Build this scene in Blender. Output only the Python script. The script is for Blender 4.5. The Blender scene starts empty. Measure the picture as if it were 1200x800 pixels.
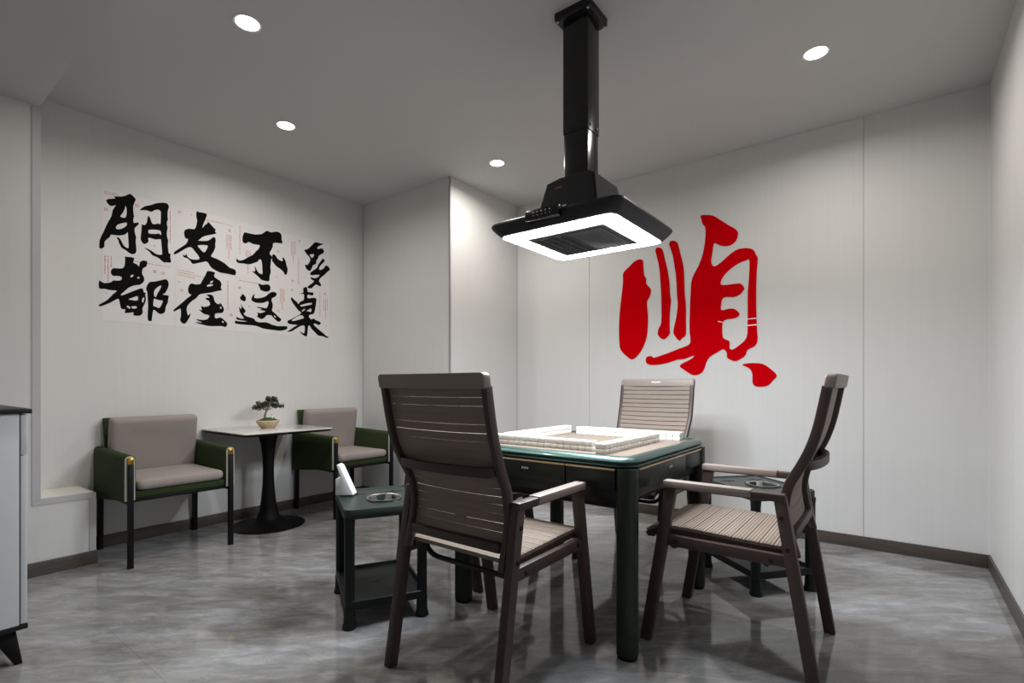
import bpy, bmesh, math, random
from mathutils import Vector, Matrix
from mathutils.geometry import tessellate_polygon

random.seed(7)
scene = bpy.context.scene
COL = scene.collection
R = math.radians
PI = math.pi

# ------------------------------------------------------------------ camera
F, HY, CX, CAMZ, YAW = 593.3, 450.5, 600.0, 1.06, 0.6476
cam_d = bpy.data.cameras.new('camera'); cam = bpy.data.objects.new('camera', cam_d)
COL.objects.link(cam)
cam.location = (0, 0, CAMZ); cam.rotation_euler = (PI/2, 0, YAW)
cam_d.sensor_fit = 'HORIZONTAL'; cam_d.sensor_width = 36.0
cam_d.lens = 36.0*F/1200.0; cam_d.shift_y = (HY-400.0)/1200.0
cam_d.clip_start = 0.02
scene.camera = cam
# ------------------------------------------------------------------ world, exposure
w = bpy.data.worlds.new('world'); scene.world = w; w.use_nodes = True
w.node_tree.nodes['Background'].inputs[0].default_value = (.5, .5, .5, 1)
w.node_tree.nodes['Background'].inputs[1].default_value = 0.05
vs = scene.view_settings
scene.display_settings.display_device = 'sRGB'
vs.view_transform = 'Standard'; vs.look = 'None'; vs.gamma = 1; vs.use_curve_mapping = False
vs.exposure = 0.0
RING_STRENGTH = 122.0          # light panel of the extractor
SPOT_POWER = 12.0             # each recessed downlight
DISC_STRENGTH = 20.0
RING_COLOR = (.90, .95, 1.0)
WARM = (1.0, .955, .89)

CS, SN = math.cos(YAW), math.sin(YAW)
def ray_x(px, py, x0):
    t = (px-CX)/F; d = x0/(CS*t-SN)
    return (d*(SN*t+CS), CAMZ-(py-HY)/F*d)          # -> (y, z) on the wall x = x0
def ray_y(px, py, y0):
    t = (px-CX)/F; d = y0/(SN*t+CS)
    return (d*(CS*t-SN), CAMZ-(py-HY)/F*d)          # -> (x, z) on the wall y = y0

# ------------------------------------------------------------------ materials
def srgb(r, g, b):
    f = lambda c: (c/255/12.92 if c/255 <= .04045 else ((c/255+.055)/1.055)**2.4)
    return (f(r), f(g), f(b))
def mat(name, col, rough=.5, metal=0, emit=None, estr=0, noise=None, bump=None, coat=0, spec=.5):
    """noise=(scale vec, amount); bump=(scale vec, strength)"""
    m = bpy.data.materials.new(name); m.use_nodes = True
    nt = m.node_tree; b = nt.nodes['Principled BSDF']
    b.inputs['Base Color'].default_value = (*col, 1)
    b.inputs['Roughness'].default_value = rough
    b.inputs['Metallic'].default_value = metal
    b.inputs['Specular IOR Level'].default_value = spec
    if coat:
        b.inputs['Coat Weight'].default_value = coat; b.inputs['Coat Roughness'].default_value = .08
    if emit:
        b.inputs['Emission Color'].default_value = (*emit, 1); b.inputs['Emission Strength'].default_value = estr
    def tex(sc, det=4):
        tc = nt.nodes.new('ShaderNodeTexCoord'); mp = nt.nodes.new('ShaderNodeMapping')
        mp.inputs['Scale'].default_value = sc
        nz = nt.nodes.new('ShaderNodeTexNoise'); nz.inputs['Scale'].default_value = 1; nz.inputs['Detail'].default_value = det
        nt.links.new(tc.outputs['Object'], mp.inputs[0]); nt.links.new(mp.outputs[0], nz.inputs['Vector'])
        return nz
    if noise:
        nz = tex(noise[0]); cr = nt.nodes.new('ShaderNodeValToRGB')
        a = noise[1]
        cr.color_ramp.elements[0].position = .3; cr.color_ramp.elements[1].position = .7
        cr.color_ramp.elements[0].color = (*[max(0, c*(1-a)) for c in col], 1)
        cr.color_ramp.elements[1].color = (*[min(1, c*(1+a)) for c in col], 1)
        nt.links.new(nz.outputs['Fac'], cr.inputs[0]); nt.links.new(cr.outputs[0], b.inputs['Base Color'])
    if bump:
        nz = tex(bump[0]); bp = nt.nodes.new('ShaderNodeBump')
        bp.inputs['Strength'].default_value = bump[1]; bp.inputs['Distance'].default_value = .002
        nt.links.new(nz.outputs['Fac'], bp.inputs['Height']); nt.links.new(bp.outputs[0], b.inputs['Normal'])
    return m
def floor_mat():
    m = bpy.data.materials.new('polished_grey_marble'); m.use_nodes = True
    nt = m.node_tree; b = nt.nodes['Principled BSDF']; N = nt.nodes.new; L = nt.links.new
    ge = N('ShaderNodeNewGeometry')
    ro = N('ShaderNodeMapping'); ro.inputs['Rotation'].default_value = (0, 0, R(-37)); L(ge.outputs['Position'], ro.inputs[0])
    mp = N('ShaderNodeMapping'); mp.inputs['Scale'].default_value = (1.5, 4.6, 1); L(ro.outputs[0], mp.inputs[0])
    n1 = N('ShaderNodeTexNoise'); n1.inputs['Scale'].default_value = 3.6; n1.inputs['Detail'].default_value = 12; n1.inputs['Roughness'].default_value = .74; n1.inputs['Distortion'].default_value = .55
    L(mp.outputs[0], n1.inputs['Vector'])
    r1 = N('ShaderNodeValToRGB'); e = r1.color_ramp.elements
    e[0].position = .28; e[0].color = (.15, .15, .149, 1); e[1].position = .72; e[1].color = (.41, .41, .415, 1)
    k = e.new(.5); k.color = (.26, .26, .261, 1)
    L(n1.outputs['Fac'], r1.inputs[0])
    n2 = N('ShaderNodeTexNoise'); n2.inputs['Scale'].default_value = .9; n2.inputs['Detail'].default_value = 3; L(mp.outputs[0], n2.inputs['Vector'])
    r2 = N('ShaderNodeValToRGB'); r2.color_ramp.elements[0].position = .35; r2.color_ramp.elements[0].color = (.80, .775, .745, 1)
    r2.color_ramp.elements[1].position = .65; r2.color_ramp.elements[1].color = (1.05, 1.06, 1.08, 1); L(n2.outputs['Fac'], r2.inputs[0])
    mx = N('ShaderNodeMix'); mx.data_type = 'RGBA'; mx.blend_type = 'MULTIPLY'; mx.inputs['Factor'].default_value = 1
    L(r1.outputs[0], mx.inputs['A']); L(r2.outputs[0], mx.inputs['B'])
    # thin pale veins
    n3 = N('ShaderNodeTexNoise'); n3.inputs['Scale'].default_value = 1.1; n3.inputs['Detail'].default_value = 6; n3.inputs['Distortion'].default_value = .4; L(mp.outputs[0], n3.inputs['Vector'])
    r3 = N('ShaderNodeValToRGB'); e = r3.color_ramp.elements; e[0].position = .492; e[0].color = (0, 0, 0, 1); e[1].position = .508; e[1].color = (0, 0, 0, 1); k = e.new(.5); k.color = (.10, .10, .10, 1)
    L(n3.outputs['Fac'], r3.inputs[0])
    m2 = N('ShaderNodeMix'); m2.data_type = 'RGBA'; m2.inputs['B'].default_value = (.5, .5, .5, 1)
    L(r3.outputs[0], m2.inputs['Factor']); L(mx.outputs['Result'], m2.inputs['A'])
    L(m2.outputs['Result'], b.inputs['Base Color'])
    b.inputs['Roughness'].default_value = .075; b.inputs['Specular IOR Level'].default_value = .55
    return m
M = dict(
    wall=mat('woven_wall_panel', (.655, .65, .64), .55, noise=((70, 70, 1.3), .014), bump=((160, 160, 5), .07)),
    ceiling=mat('ceiling_paint', (.56, .56, .555), .85),
    floor=floor_mat(),
    grout=mat('grout', (.15, .15, .15), .6),
    base=mat('dark_wood_skirting', srgb(74, 66, 60), .45, noise=((6, 6, 120), .2)),
    alu=mat('pale_trim', (.50, .49, .50), .4),
    ledge=mat('ledge_top', (.72, .69, .64), .5),
    frame=mat('brown_aluminium', srgb(63, 49, 45), .45, spec=.4, bump=((300, 300, 300), .05)),
    slat=mat('taupe_slat', srgb(122, 109, 98), .6, noise=((4, 90, 90), .10)),
    sleeve=mat('taupe_arm_cover', srgb(132, 120, 113), .5),
    black=mat('black_metal', (.003, .003, .0035), .5, spec=.2),
    plastic=mat('black_plastic', (.008, .008, .009), .4, spec=.3),
    hood=mat('black_hood_enamel', (.012, .013, .016), .42, spec=.3),
    housing=mat('matt_black_housing', (.020, .020, .022), .7, spec=.15),
    duct=mat('black_gloss_duct', (.010, .010, .011), .14),
    grille=mat('grille_grey', (.085, .088, .094), .75, spec=.1),
    ring=mat('light_panel', (1, 1, 1), .5, emit=RING_COLOR, estr=RING_STRENGTH),
    disc=mat('downlight_lens', (1, 1, 1), .5, emit=(1, .97, .92), estr=DISC_STRENGTH),
    discrim=mat('downlight_rim', (.75, .74, .72), .4),
    red_led=mat('red_mark', (.35, .01, .01), .4),
    icon=mat('panel_icon', (.55, .55, .58), .5),
    tgreen=mat('table_green_rim', (.040, .088, .080), .33, metal=.6, coat=.2),
    tdark=mat('table_green_dark', (.004, .009, .007), .4, spec=.35),
    tleg=mat('table_green_leg', (.009, .016, .008), .4, spec=.35),
    gold=mat('champagne_strip', srgb(206, 182, 146), .4, metal=.15),
    mat_=mat('brown_playing_mat', srgb(104, 92, 82), .9, bump=((400, 400, 400), .3)),
    tile=mat('ivory_tile', (.74, .72, .67), .3),
    egreen=mat('side_table_green', (.014, .024, .021), .36, spec=.4),
    edark=mat('side_table_leg', (.004, .0065, .006), .45, spec=.3),
    steel=mat('brushed_steel', (.62, .60, .57), .28, metal=1),
    fab=mat('taupe_cushion_fabric', srgb(146, 136, 131), .9, noise=((140, 140, 140), .08), bump=((500, 500, 500), .35)),
    green=mat('olive_felt', srgb(50, 62, 36), .9, bump=((600, 600, 600), .3), spec=.2),
    lining=mat('pale_lining', srgb(170, 168, 162), .9),
    brass=mat('brass', srgb(205, 165, 70), .28, metal=1),
    marble=mat('pale_stone_top', (.60, .575, .55), .12, noise=((6, 6, 6), .08)),
    pot=mat('clay_pot', srgb(196, 170, 142), .7, noise=((60, 60, 60), .2)),
    moss=mat('moss', srgb(36, 78, 22), .95, noise=((120, 120, 120), .5)),
    bark=mat('grey_bark', srgb(150, 140, 132), .9, noise=((80, 80, 80), .3)),
    leaf=mat('bonsai_leaf', srgb(58, 66, 40), .7, noise=((40, 40, 40), .4)),
    white=mat('white_plastic', (.78, .79, .80), .35),
    cab=mat('white_cabinet', (.60, .62, .635), .4),
    gap=mat('cabinet_edge_shadow', (.05, .04, .045), .6),
    paper=mat('pale_sheet', (.70, .685, .69), .6),
    ink=mat('black_ink', (.005, .005, .005), .8, spec=.06),
    print_=mat('red_print', srgb(190, 110, 104), .6),
    seal=mat('red_seal', srgb(178, 70, 66), .6),
    red=mat('red_acrylic', (.56, .0, .004), .6, spec=.0),
    redw=mat('strip_white', (.8, .75, .76), .3),
)

# ------------------------------------------------------------------ mesh helpers
class MB:
    def __init__(s): s.v = []; s.f = []
    def add(s, vs, fs):
        o = len(s.v); s.v += [tuple(p) for p in vs]; s.f += [tuple(i+o for i in f) for f in fs]; return s
    def box(s, x0, x1, y0, y1, z0, z1):
        return s.add([(x0, y0, z0), (x1, y0, z0), (x1, y1, z0), (x0, y1, z0), (x0, y0, z1), (x1, y0, z1), (x1, y1, z1), (x0, y1, z1)],
                     [(3, 2, 1, 0), (4, 5, 6, 7), (0, 1, 5, 4), (1, 2, 6, 5), (2, 3, 7, 6), (3, 0, 4, 7)])
    def loft(s, rings, cap=True, closed=True):
        """rings: lists of equal length (counter-clockwise seen from the end)"""
        o = len(s.v); n = len(rings[0]); fs = []
        for r in rings: s.v += [tuple(p) for p in r]
        for k in range(len(rings)-1):
            for i in range(n if closed else n-1):
                j = (i+1) % n
                fs.append((o+k*n+i, o+k*n+j, o+(k+1)*n+j, o+(k+1)*n+i))
        if cap:
            fs.append(tuple(o+i for i in reversed(range(n))))
            fs.append(tuple(o+(len(rings)-1)*n+i for i in range(n)))
        s.f += fs; return s
    def bar(s, p0, p1, w0, d0, w1=None, d1=None):
        """leg with level ends"""
        w1 = w0 if w1 is None else w1; d1 = d0 if d1 is None else d1
        def rect(p, w, d): return [(p[0]-w/2, p[1]-d/2, p[2]), (p[0]+w/2, p[1]-d/2, p[2]), (p[0]+w/2, p[1]+d/2, p[2]), (p[0]-w/2, p[1]+d/2, p[2])]
        return s.loft([rect(p0, w0, d0), rect(p1, w1, d1)])
    def lathe(s, prof, cx=0, cy=0, n=24, sx=1, sy=1):
        """prof: (r, z) from the bottom up"""
        rings = [[(cx+r*sx*math.cos(2*PI*i/n), cy+r*sy*math.sin(2*PI*i/n), z) for i in range(n)] for r, z in prof]
        return s.loft(rings)
    def tube(s, pts, r, n=8):
        pts = [Vector(p) for p in pts]; rings = []
        up = Vector((0, 0, 1)); prev = None
        for i, p in enumerate(pts):
            t = (pts[min(i+1, len(pts)-1)]-pts[max(i-1, 0)]).normalized()
            if prev is None:
                a = t.cross(up if abs(t.z) < .9 else Vector((1, 0, 0))).normalized()
            else:
                a = (prev-t*prev.dot(t)).normalized()
            prev = a; b = t.cross(a)
            rr = r[i] if isinstance(r, (list, tuple)) else r
            rings.append([p+rr*(a*math.cos(2*PI*k/n)+b*math.sin(2*PI*k/n)) for k in range(n)])
        return s.loft(rings)
    def prism(s, poly, axis, a, b):
        """poly in the two other axes (in cyclic order), extruded from a to b"""
        def P(u, v, h): return {'x': (h, u, v), 'y': (v, h, u), 'z': (u, v, h)}[axis]
        return s.loft([[P(u, v, a) for u, v in poly], [P(u, v, b) for u, v in poly]])
    def build(s, name, m, parent=None, bevel=0, seg=2, smooth=None, loc=None, sub=0):
        me = bpy.data.meshes.new(name); me.from_pydata(s.v, [], s.f)
        bm = bmesh.new(); bm.from_mesh(me)
        bmesh.ops.recalc_face_normals(bm, faces=bm.faces[:])
        if bevel:
            ed = [e for e in bm.edges if len(e.link_faces) == 2 and e.calc_face_angle(0) > R(25)]
            bmesh.ops.bevel(bm, geom=ed, offset=bevel, segments=seg, profile=.5, affect='EDGES', clamp_overlap=True)
        bm.to_mesh(me); bm.free()
        if smooth is None: smooth = True
        if smooth:
            me.shade_smooth(); me.set_sharp_from_angle(angle=R(38))
        me.materials.append(M[m])
        o = bpy.data.objects.new(name, me); COL.objects.link(o)
        if parent is not None: o.parent = parent
        if loc: o.location = loc
        if sub:
            md = o.modifiers.new('sub', 'SUBSURF'); md.levels = sub; md.render_levels = sub
        return o
def rrect(hx, hy, r, n=5, cx=0, cy=0):
    out = []
    for k, (sx, sy) in enumerate(((1, 1), (-1, 1), (-1, -1), (1, -1))):
        for i in range(n+1):
            a = PI/2*k+PI/2*i/n
            out.append((cx+sx*(hx-r)+r*math.cos(a), cy+sy*(hy-r)+r*math.sin(a)))
    return out
def tag(o, label=None, cat=None, group=None, kind=None):
    if label: o['label'] = label
    if cat: o['category'] = cat
    if group: o['group'] = group
    if kind: o['kind'] = kind
    return o
def thing(name, label, cat, loc=(0, 0, 0), rz=0, group=None):
    o = bpy.data.objects.new(name, None); COL.objects.link(o); o.empty_display_size = .1
    o.location = loc; o.rotation_euler = (0, 0, rz)
    return tag(o, label, cat, group)
def copy_tree(o, parent=None):
    c = o.copy(); COL.objects.link(c); c.parent = parent
    for ch in [k for k in bpy.data.objects if k.parent is o]: copy_tree(ch, c)
    return c
def struct(name, mb, m, **k): return tag(mb.build(name, m, **k), kind='structure')

# ------------------------------------------------------------------ the room
XL, XR, YB, YF, ZC = -4.13, .445, 3.997, -1.5, 2.795
XC, YC = -2.958, 3.057            # boxed column in the far corner
XB, YL, YS = -3.79, .66, .905     # thicker wall on the left, its end, and the end of the ledge
ZL, ZS = .418, 2.60
fl = struct('floor', MB().box(XL, XR, YF, YB, -.08, -.004), 'grout')
tw, J = .806, .0003
proto = {}
kx = 0; x = -1.163-tw*4
while x < XR:
    y = (1.90 if kx % 2 else 2.295)-.8*6
    while y < YB:
        x0, x1, y0, y1 = max(x, XL), min(x+tw, XR), max(y, YF), min(y+.8, YB)
        if x1-x0 > .02 and y1-y0 > .02:
            key = (round(x1-x0, 3), round(y1-y0, 3))
            if key in proto:
                o = proto[key].copy(); COL.objects.link(o)
            else:
                o = MB().box(-(x1-x0)/2+J, (x1-x0)/2-J, -(y1-y0)/2+J, (y1-y0)/2-J, -.012, 0).build('floor_tile', 'floor', fl, smooth=False)
                proto[key] = o
            o.parent = fl; o.location = ((x0+x1)/2, (y0+y1)/2, 0)
        y += .8
    x += tw; kx += 1
struct('ceiling', MB().box(XL-.1, XR+.1, YS*0+.66, YB+.1, ZC, ZC+.1), 'ceiling')
struct('ceiling_soffit', MB().box(XL-.1, XR+.1, YF-.1, YL, ZS, ZC+.1), 'ceiling')
T = .006                         # panels stand this much proud of the wall behind
def wall(name, box, panels, axis, pos, sgn):
    w_ = struct(name, MB().box(*box), 'alu')
    for a, b in panels:
        g = .0012
        if axis == 'y': mb = MB().box(a+g, b-g, min(pos, pos-sgn*T), max(pos, pos-sgn*T), .0, ZC)
        else: mb = MB().box(min(pos, pos-sgn*T), max(pos, pos-sgn*T), a+g, b-g, .0, ZC)
        mb.build('wall_panel', 'wall', w_, bevel=.0012, seg=1, smooth=False)
    return w_
wall('wall_back', (XC, XR+.1, YB, YB+.1, 0, ZC), [(XC, -2.16), (-2.16, -.162), (-.162, XR)], 'y', YB, 1)
wall('wall_right', (XR, XR+.1, YF, YB, 0, ZC), [(YF, .85), (.85, 3.235), (3.235, YB)], 'x', XR, 1)
wall('wall_left', (XL-.1, XL, YF, YC, 0, ZC), [(YL, YC)], 'x', XL, -1)
struct('wall_front', MB().box(XL, XR, YF-.1, YF, 0, ZC), 'wall')
wall('wall_column_front', (XL-.1, XC-.01, YC+.001, YC+.1, 0, ZC), [(XL, XC)], 'y', YC, 1)
wall('wall_column_side', (XC-.1, XC-T, YC+.002, YB+.1, 0, ZC), [(YC-T, YB)], 'x', XC-T, -1)
struct('wall_left_chase', MB().box(XL, XB, YF, YL, 0, ZS), 'wall')
struct('wall_left_ledge', MB().box(XL, XB, YL, YS, 0, ZL), 'wall')
struct('ledge_top', MB().box(XL+T, XB-.001, YL+.001, YS-.001, ZL, ZL+.003), 'ledge')
# pale corner trims
t_ = .004
struct('trim_1', MB().box(XB, XB+t_, YL-.032, YL, ZL, ZS).box(XB-.03, XB+t_, YL, YL+t_, ZL+.004, ZS), 'alu')
struct('trim_2', MB().box(XB, XB+t_, YL-.032, YS, ZL-.027, ZL+.001).box(XB-.008, XB+t_, YL+.004, YS, ZL+.001, ZL+.006), 'alu')
struct('trim_3', MB().box(XB, XB+t_, YS-.028, YS, .08, ZL-.027).box(XB-.03, XB+t_, YS, YS+t_, .08, ZL), 'alu')
struct('trim_4', MB().box(XC-.012, XC+t_, YC-T-t_, YC-T, 0, ZC).box(XC, XC+t_, YC-T-t_, YC+.010, 0, ZC), 'alu')
struct('trim_5', MB().box(XR-.016, XR-T, YB-T-.006, YB-T, .08, ZC), 'paper')
struct('trim_6', MB().box(XL+T, XL+T+.010, YC-T-.006, YC-T, .08, ZC), 'alu')
struct('trim_7', MB().box(XC, XC+.010, YB-T-.006, YB-T, .08, ZC), 'alu')
# skirting
bh, bt = .078, .012
def skirting(name, pts_box):
    mb = MB()
    for b in pts_box:
        x0, x1, y0, y1 = b
        mb.box(x0, x1, y0, y1, 0, bh)
    return struct(name, mb, 'base', bevel=.003, seg=2)
skirting('baseboard_back', [(XC+.001, XR-T, YB-T-bt, YB-T)])
skirting('baseboard_right', [(XR-T-bt, XR-T, YF, YB-T-bt-.001)])
skirting('baseboard_left', [(XL+T, XL+T+bt, YS+bt+.005, YC-T-.001)])
skirting('baseboard_column', [(XL+T+bt+.001, XC+t_+bt, YC-T-t_-bt, YC-T-t_), ])
skirting('baseboard_column_side', [(XC+t_, XC+t_+bt, YC-T-t_+.001, YB-T-bt-.001)])
skirting('baseboard_ledge', [(XB, XB+bt, YF, YS+bt), (XL+T+bt+.001, XB-.001, YS+t_, YS+bt)])

# ------------------------------------------------------------------ recessed downlights
def downlight(x, y, label):
    t = thing('downlight', label, 'ceiling light', (x, y, ZC), group='recessed ceiling downlights')
    n = 28; ro, ri = .062, .052
    mb = MB()
    prof = [(ri, .0), (ro, 0), (ro, -.004), (ri, -.002)]
    for i in range(n):
        a0, a1 = 2*PI*i/n, 2*PI*(i+1)/n
        for k in range(4):
            (r0, z0), (r1, z1) = prof[k], prof[(k+1) % 4]
            mb.add([(r0*math.cos(a0), r0*math.sin(a0), z0), (r1*math.cos(a0), r1*math.sin(a0), z1), (r1*math.cos(a1), r1*math.sin(a1), z1), (r0*math.cos(a1), r0*math.sin(a1), z0)], [(0, 1, 2, 3)])
    mb.build('rim', 'discrim', t)
    MB().lathe([(ri, -.0018), (ri, -.0008)], n=n).build('lens', 'disc', t)
    ld = bpy.data.lights.new('downlight_lamp', 'AREA'); ld.energy = SPOT_POWER; ld.color = WARM
    ld.shape = 'DISK'; ld.size = .10; ld.spread = R(165)
    lo = bpy.data.objects.new('lamp', ld); COL.objects.link(lo); lo.parent = t; lo.location = (0, 0, -.006)
    return t
downlight(-2.479, 1.172, 'round recessed downlight at the upper left of the ceiling, the largest one')
downlight(-3.254, 1.791, 'round recessed downlight closest to the wall with black calligraphy')
downlight(-2.486, 3.093, 'small round recessed downlight beside the boxed column')
downlight(-.330, 3.072, 'round recessed downlight over the wall with the red character')

# ------------------------------------------------------------------ mahjong table
TX, TY = -1.262, 2.275
def rot4(p, k):
    x, y = p[0], p[1]
    for _ in range(k): x, y = -y, x
    return (x, y)+tuple(p[2:])
def mahjong_table():
    t = thing('mahjong_table', 'dark green square mahjong table with gold trim strip and thick corner legs', 'table', (TX, TY, 0))
    h = .472
    # rim: rounded square ring with a stepped, rounded section
    sec = [(.062, .763), (.060, .772), (.046, .778), (.022, .777), (.008, .770), (.001, .760), (.007, .7525), (.018, .7515), (.018, .7490), (.006, .748), (.002, .742), (.010, .736), (.062, .736)]
    rings = [[(x, y, z) for x, y in rrect(h-i, h-i, max(.075-i, .012), 7)] for i, z in sec]
    mb = MB(); mb.loft(rings+[rings[0]], cap=False); mb.build('rim', 'tgreen', t)
    MB().box(-h+.058, h-.058, -h+.058, h-.058, .752, .7685).build('playing_mat', 'mat_', t)
    MB().box(-.435, .435, -.435, .435, .60, .736).build('body', 'tdark', t, bevel=.01)
    MB().box(-.36, .36, -.36, .36, .545, .60).build('machine_box', 'plastic', t, bevel=.02)
    for k in range(4):
        r = lambda mb: MB().add([rot4(p, k) for p in mb.v], mb.f)
        f0 = -.462
        # side fascia: three drawer fronts (facing -y for k = 0)
        for a, b in ((-.392, .166), (.170, .392)):
            d = r(MB().box(a, b, f0, -.435, .648, .723)).build('drawer_front', 'tdark', t, bevel=.003)
        for a, b in ((-.392, .1665), (.1695, .392)):
            r(MB().box(a, b, f0-.006, f0+.012, .7245, .7325)).build('gold_strip', 'gold', t, bevel=.002)
        mk = MB()
        for q in range(3): mk.box(-.055+q*.013, -.046+q*.013, f0-.0012, f0+.001, .690, .699)
        r(mk).build('emblem', 'icon', t)
        r(MB().box(.0, .06, f0-.002, f0+.01, .733, .7375)).build('slot', 'plastic', t)
        # corner leg (round outside, at the (-,-) corner for k = 0)
        lg = MB().loft([[(x-.431, y-.431, z) for x, y in rrect(.040, .040, .032, 6)] for z in (.012, .735)])
        L_ = r(lg).build('leg', 'tleg', t)
        ft = MB().loft([[(x-.431, y-.431, z) for x, y in rrect(.037, .037, .030, 6)] for z in (0, .012)])
        r(ft).build('foot', 'black', L_)
    return t
mahjong_table()

# tiles: four walls, 17 stacks of two
TP, TL_, TH = .036, .050, .0222
tm = MB().box(-.0176, .0176, -TL_/2+.0004, TL_/2-.0004, 0, TH-.0003).build('mahjong_tile', 'tile', bevel=.0026, seg=2)
tile_me = tm.data; bpy.data.objects.remove(tm)
ZM = .7685
ORD = ['first', 'second', 'third', 'fourth', 'fifth', 'sixth', 'seventh', 'eighth', 'ninth', 'tenth', 'eleventh', 'twelfth', 'thirteenth', 'fourteenth', 'fifteenth', 'sixteenth', 'last']
FROM = {'row facing the nearest chair': 'right', 'row facing the right-hand chair': 'near', 'row facing the far chair': 'right', 'row at the far left': 'far'}
def tile_label(i, l, wd):
    return 'ivory mahjong tile, '+ORD[i]+' from the '+FROM[wd]+' end, '+('upper' if l else 'lower')+' layer, '+wd
walls_ = [  # start (x, y) of the first tile centre, step, rotation, description
    ((-1.051-TP/2, 1.967+TL_/2), (-TP, 0), 0, 'row facing the nearest chair'),
    ((-.985, 1.916+TP/2), (0, TP), PI/2, 'row facing the right-hand chair'),
    ((-.885-TP/2, 2.604+TL_/2), (-TP, 0), 0, 'row facing the far chair'),
    ((-1.590, 2.672-TP/2), (0, -TP), PI/2, 'row at the far left')]
for (sx, sy), (dx, dy), rz, wd in walls_:
    for i in range(17):
        for l in range(2):
            o = bpy.data.objects.new('mahjong_tile', tile_me); COL.objects.link(o)
            o.location = (sx+dx*i+random.uniform(-.0006, .0006)*(dy != 0), sy+dy*i+random.uniform(-.0006, .0006)*(dx != 0), ZM+l*TH)
            o.rotation_euler = (0, 0, rz)
            tag(o, tile_label(i, l, wd), 'mahjong tile', 'ivory mahjong tiles on the table')

# ------------------------------------------------------------------ slatted armchairs at the table
def sweep_yz(path, xf, w, th):
    """flat bar of width w (x) and thickness th along a path in y, z"""
    rings = []; n = len(path)
    for i, (y, z) in enumerate(path):
        x = xf(z) if callable(xf) else xf
        a, b = path[max(i-1, 0)], path[min(i+1, n-1)]
        ty, tz = b[0]-a[0], b[1]-a[1]; l = math.hypot(ty, tz); ny, nz = -tz/l, ty/l
        rings.append([(x-w/2, y-ny*th/2, z-nz*th/2), (x+w/2, y-ny*th/2, z-nz*th/2), (x+w/2, y+ny*th/2, z+nz*th/2), (x-w/2, y+ny*th/2, z+nz*th/2)])
    return MB().loft(rings)
def catmull(P, n=4):
    out = []
    for i in range(len(P)-1):
        p0, p1, p2, p3 = P[max(i-1, 0)], P[i], P[i+1], P[min(i+2, len(P)-1)]
        for k in range(n):
            t = k/n
            out.append(tuple(.5*(2*p1[j]+(p2[j]-p0[j])*t+(2*p0[j]-5*p1[j]+4*p2[j]-p3[j])*t*t+(3*p1[j]-p0[j]-3*p2[j]+p3[j])*t**3) for j in range(len(p1))))
    out.append(tuple(P[-1])); return out
def along(path, s):
    for i in range(len(path)-1):
        a, b = Vector(path[i]), Vector(path[i+1]); l = (b-a).length
        if s <= l or i == len(path)-2:
            u = s/l; return a+(b-a)*u, (b-a)/l
        s -= l
def plen(path): return sum((Vector(path[i+1])-Vector(path[i])).length for i in range(len(path)-1))
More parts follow.
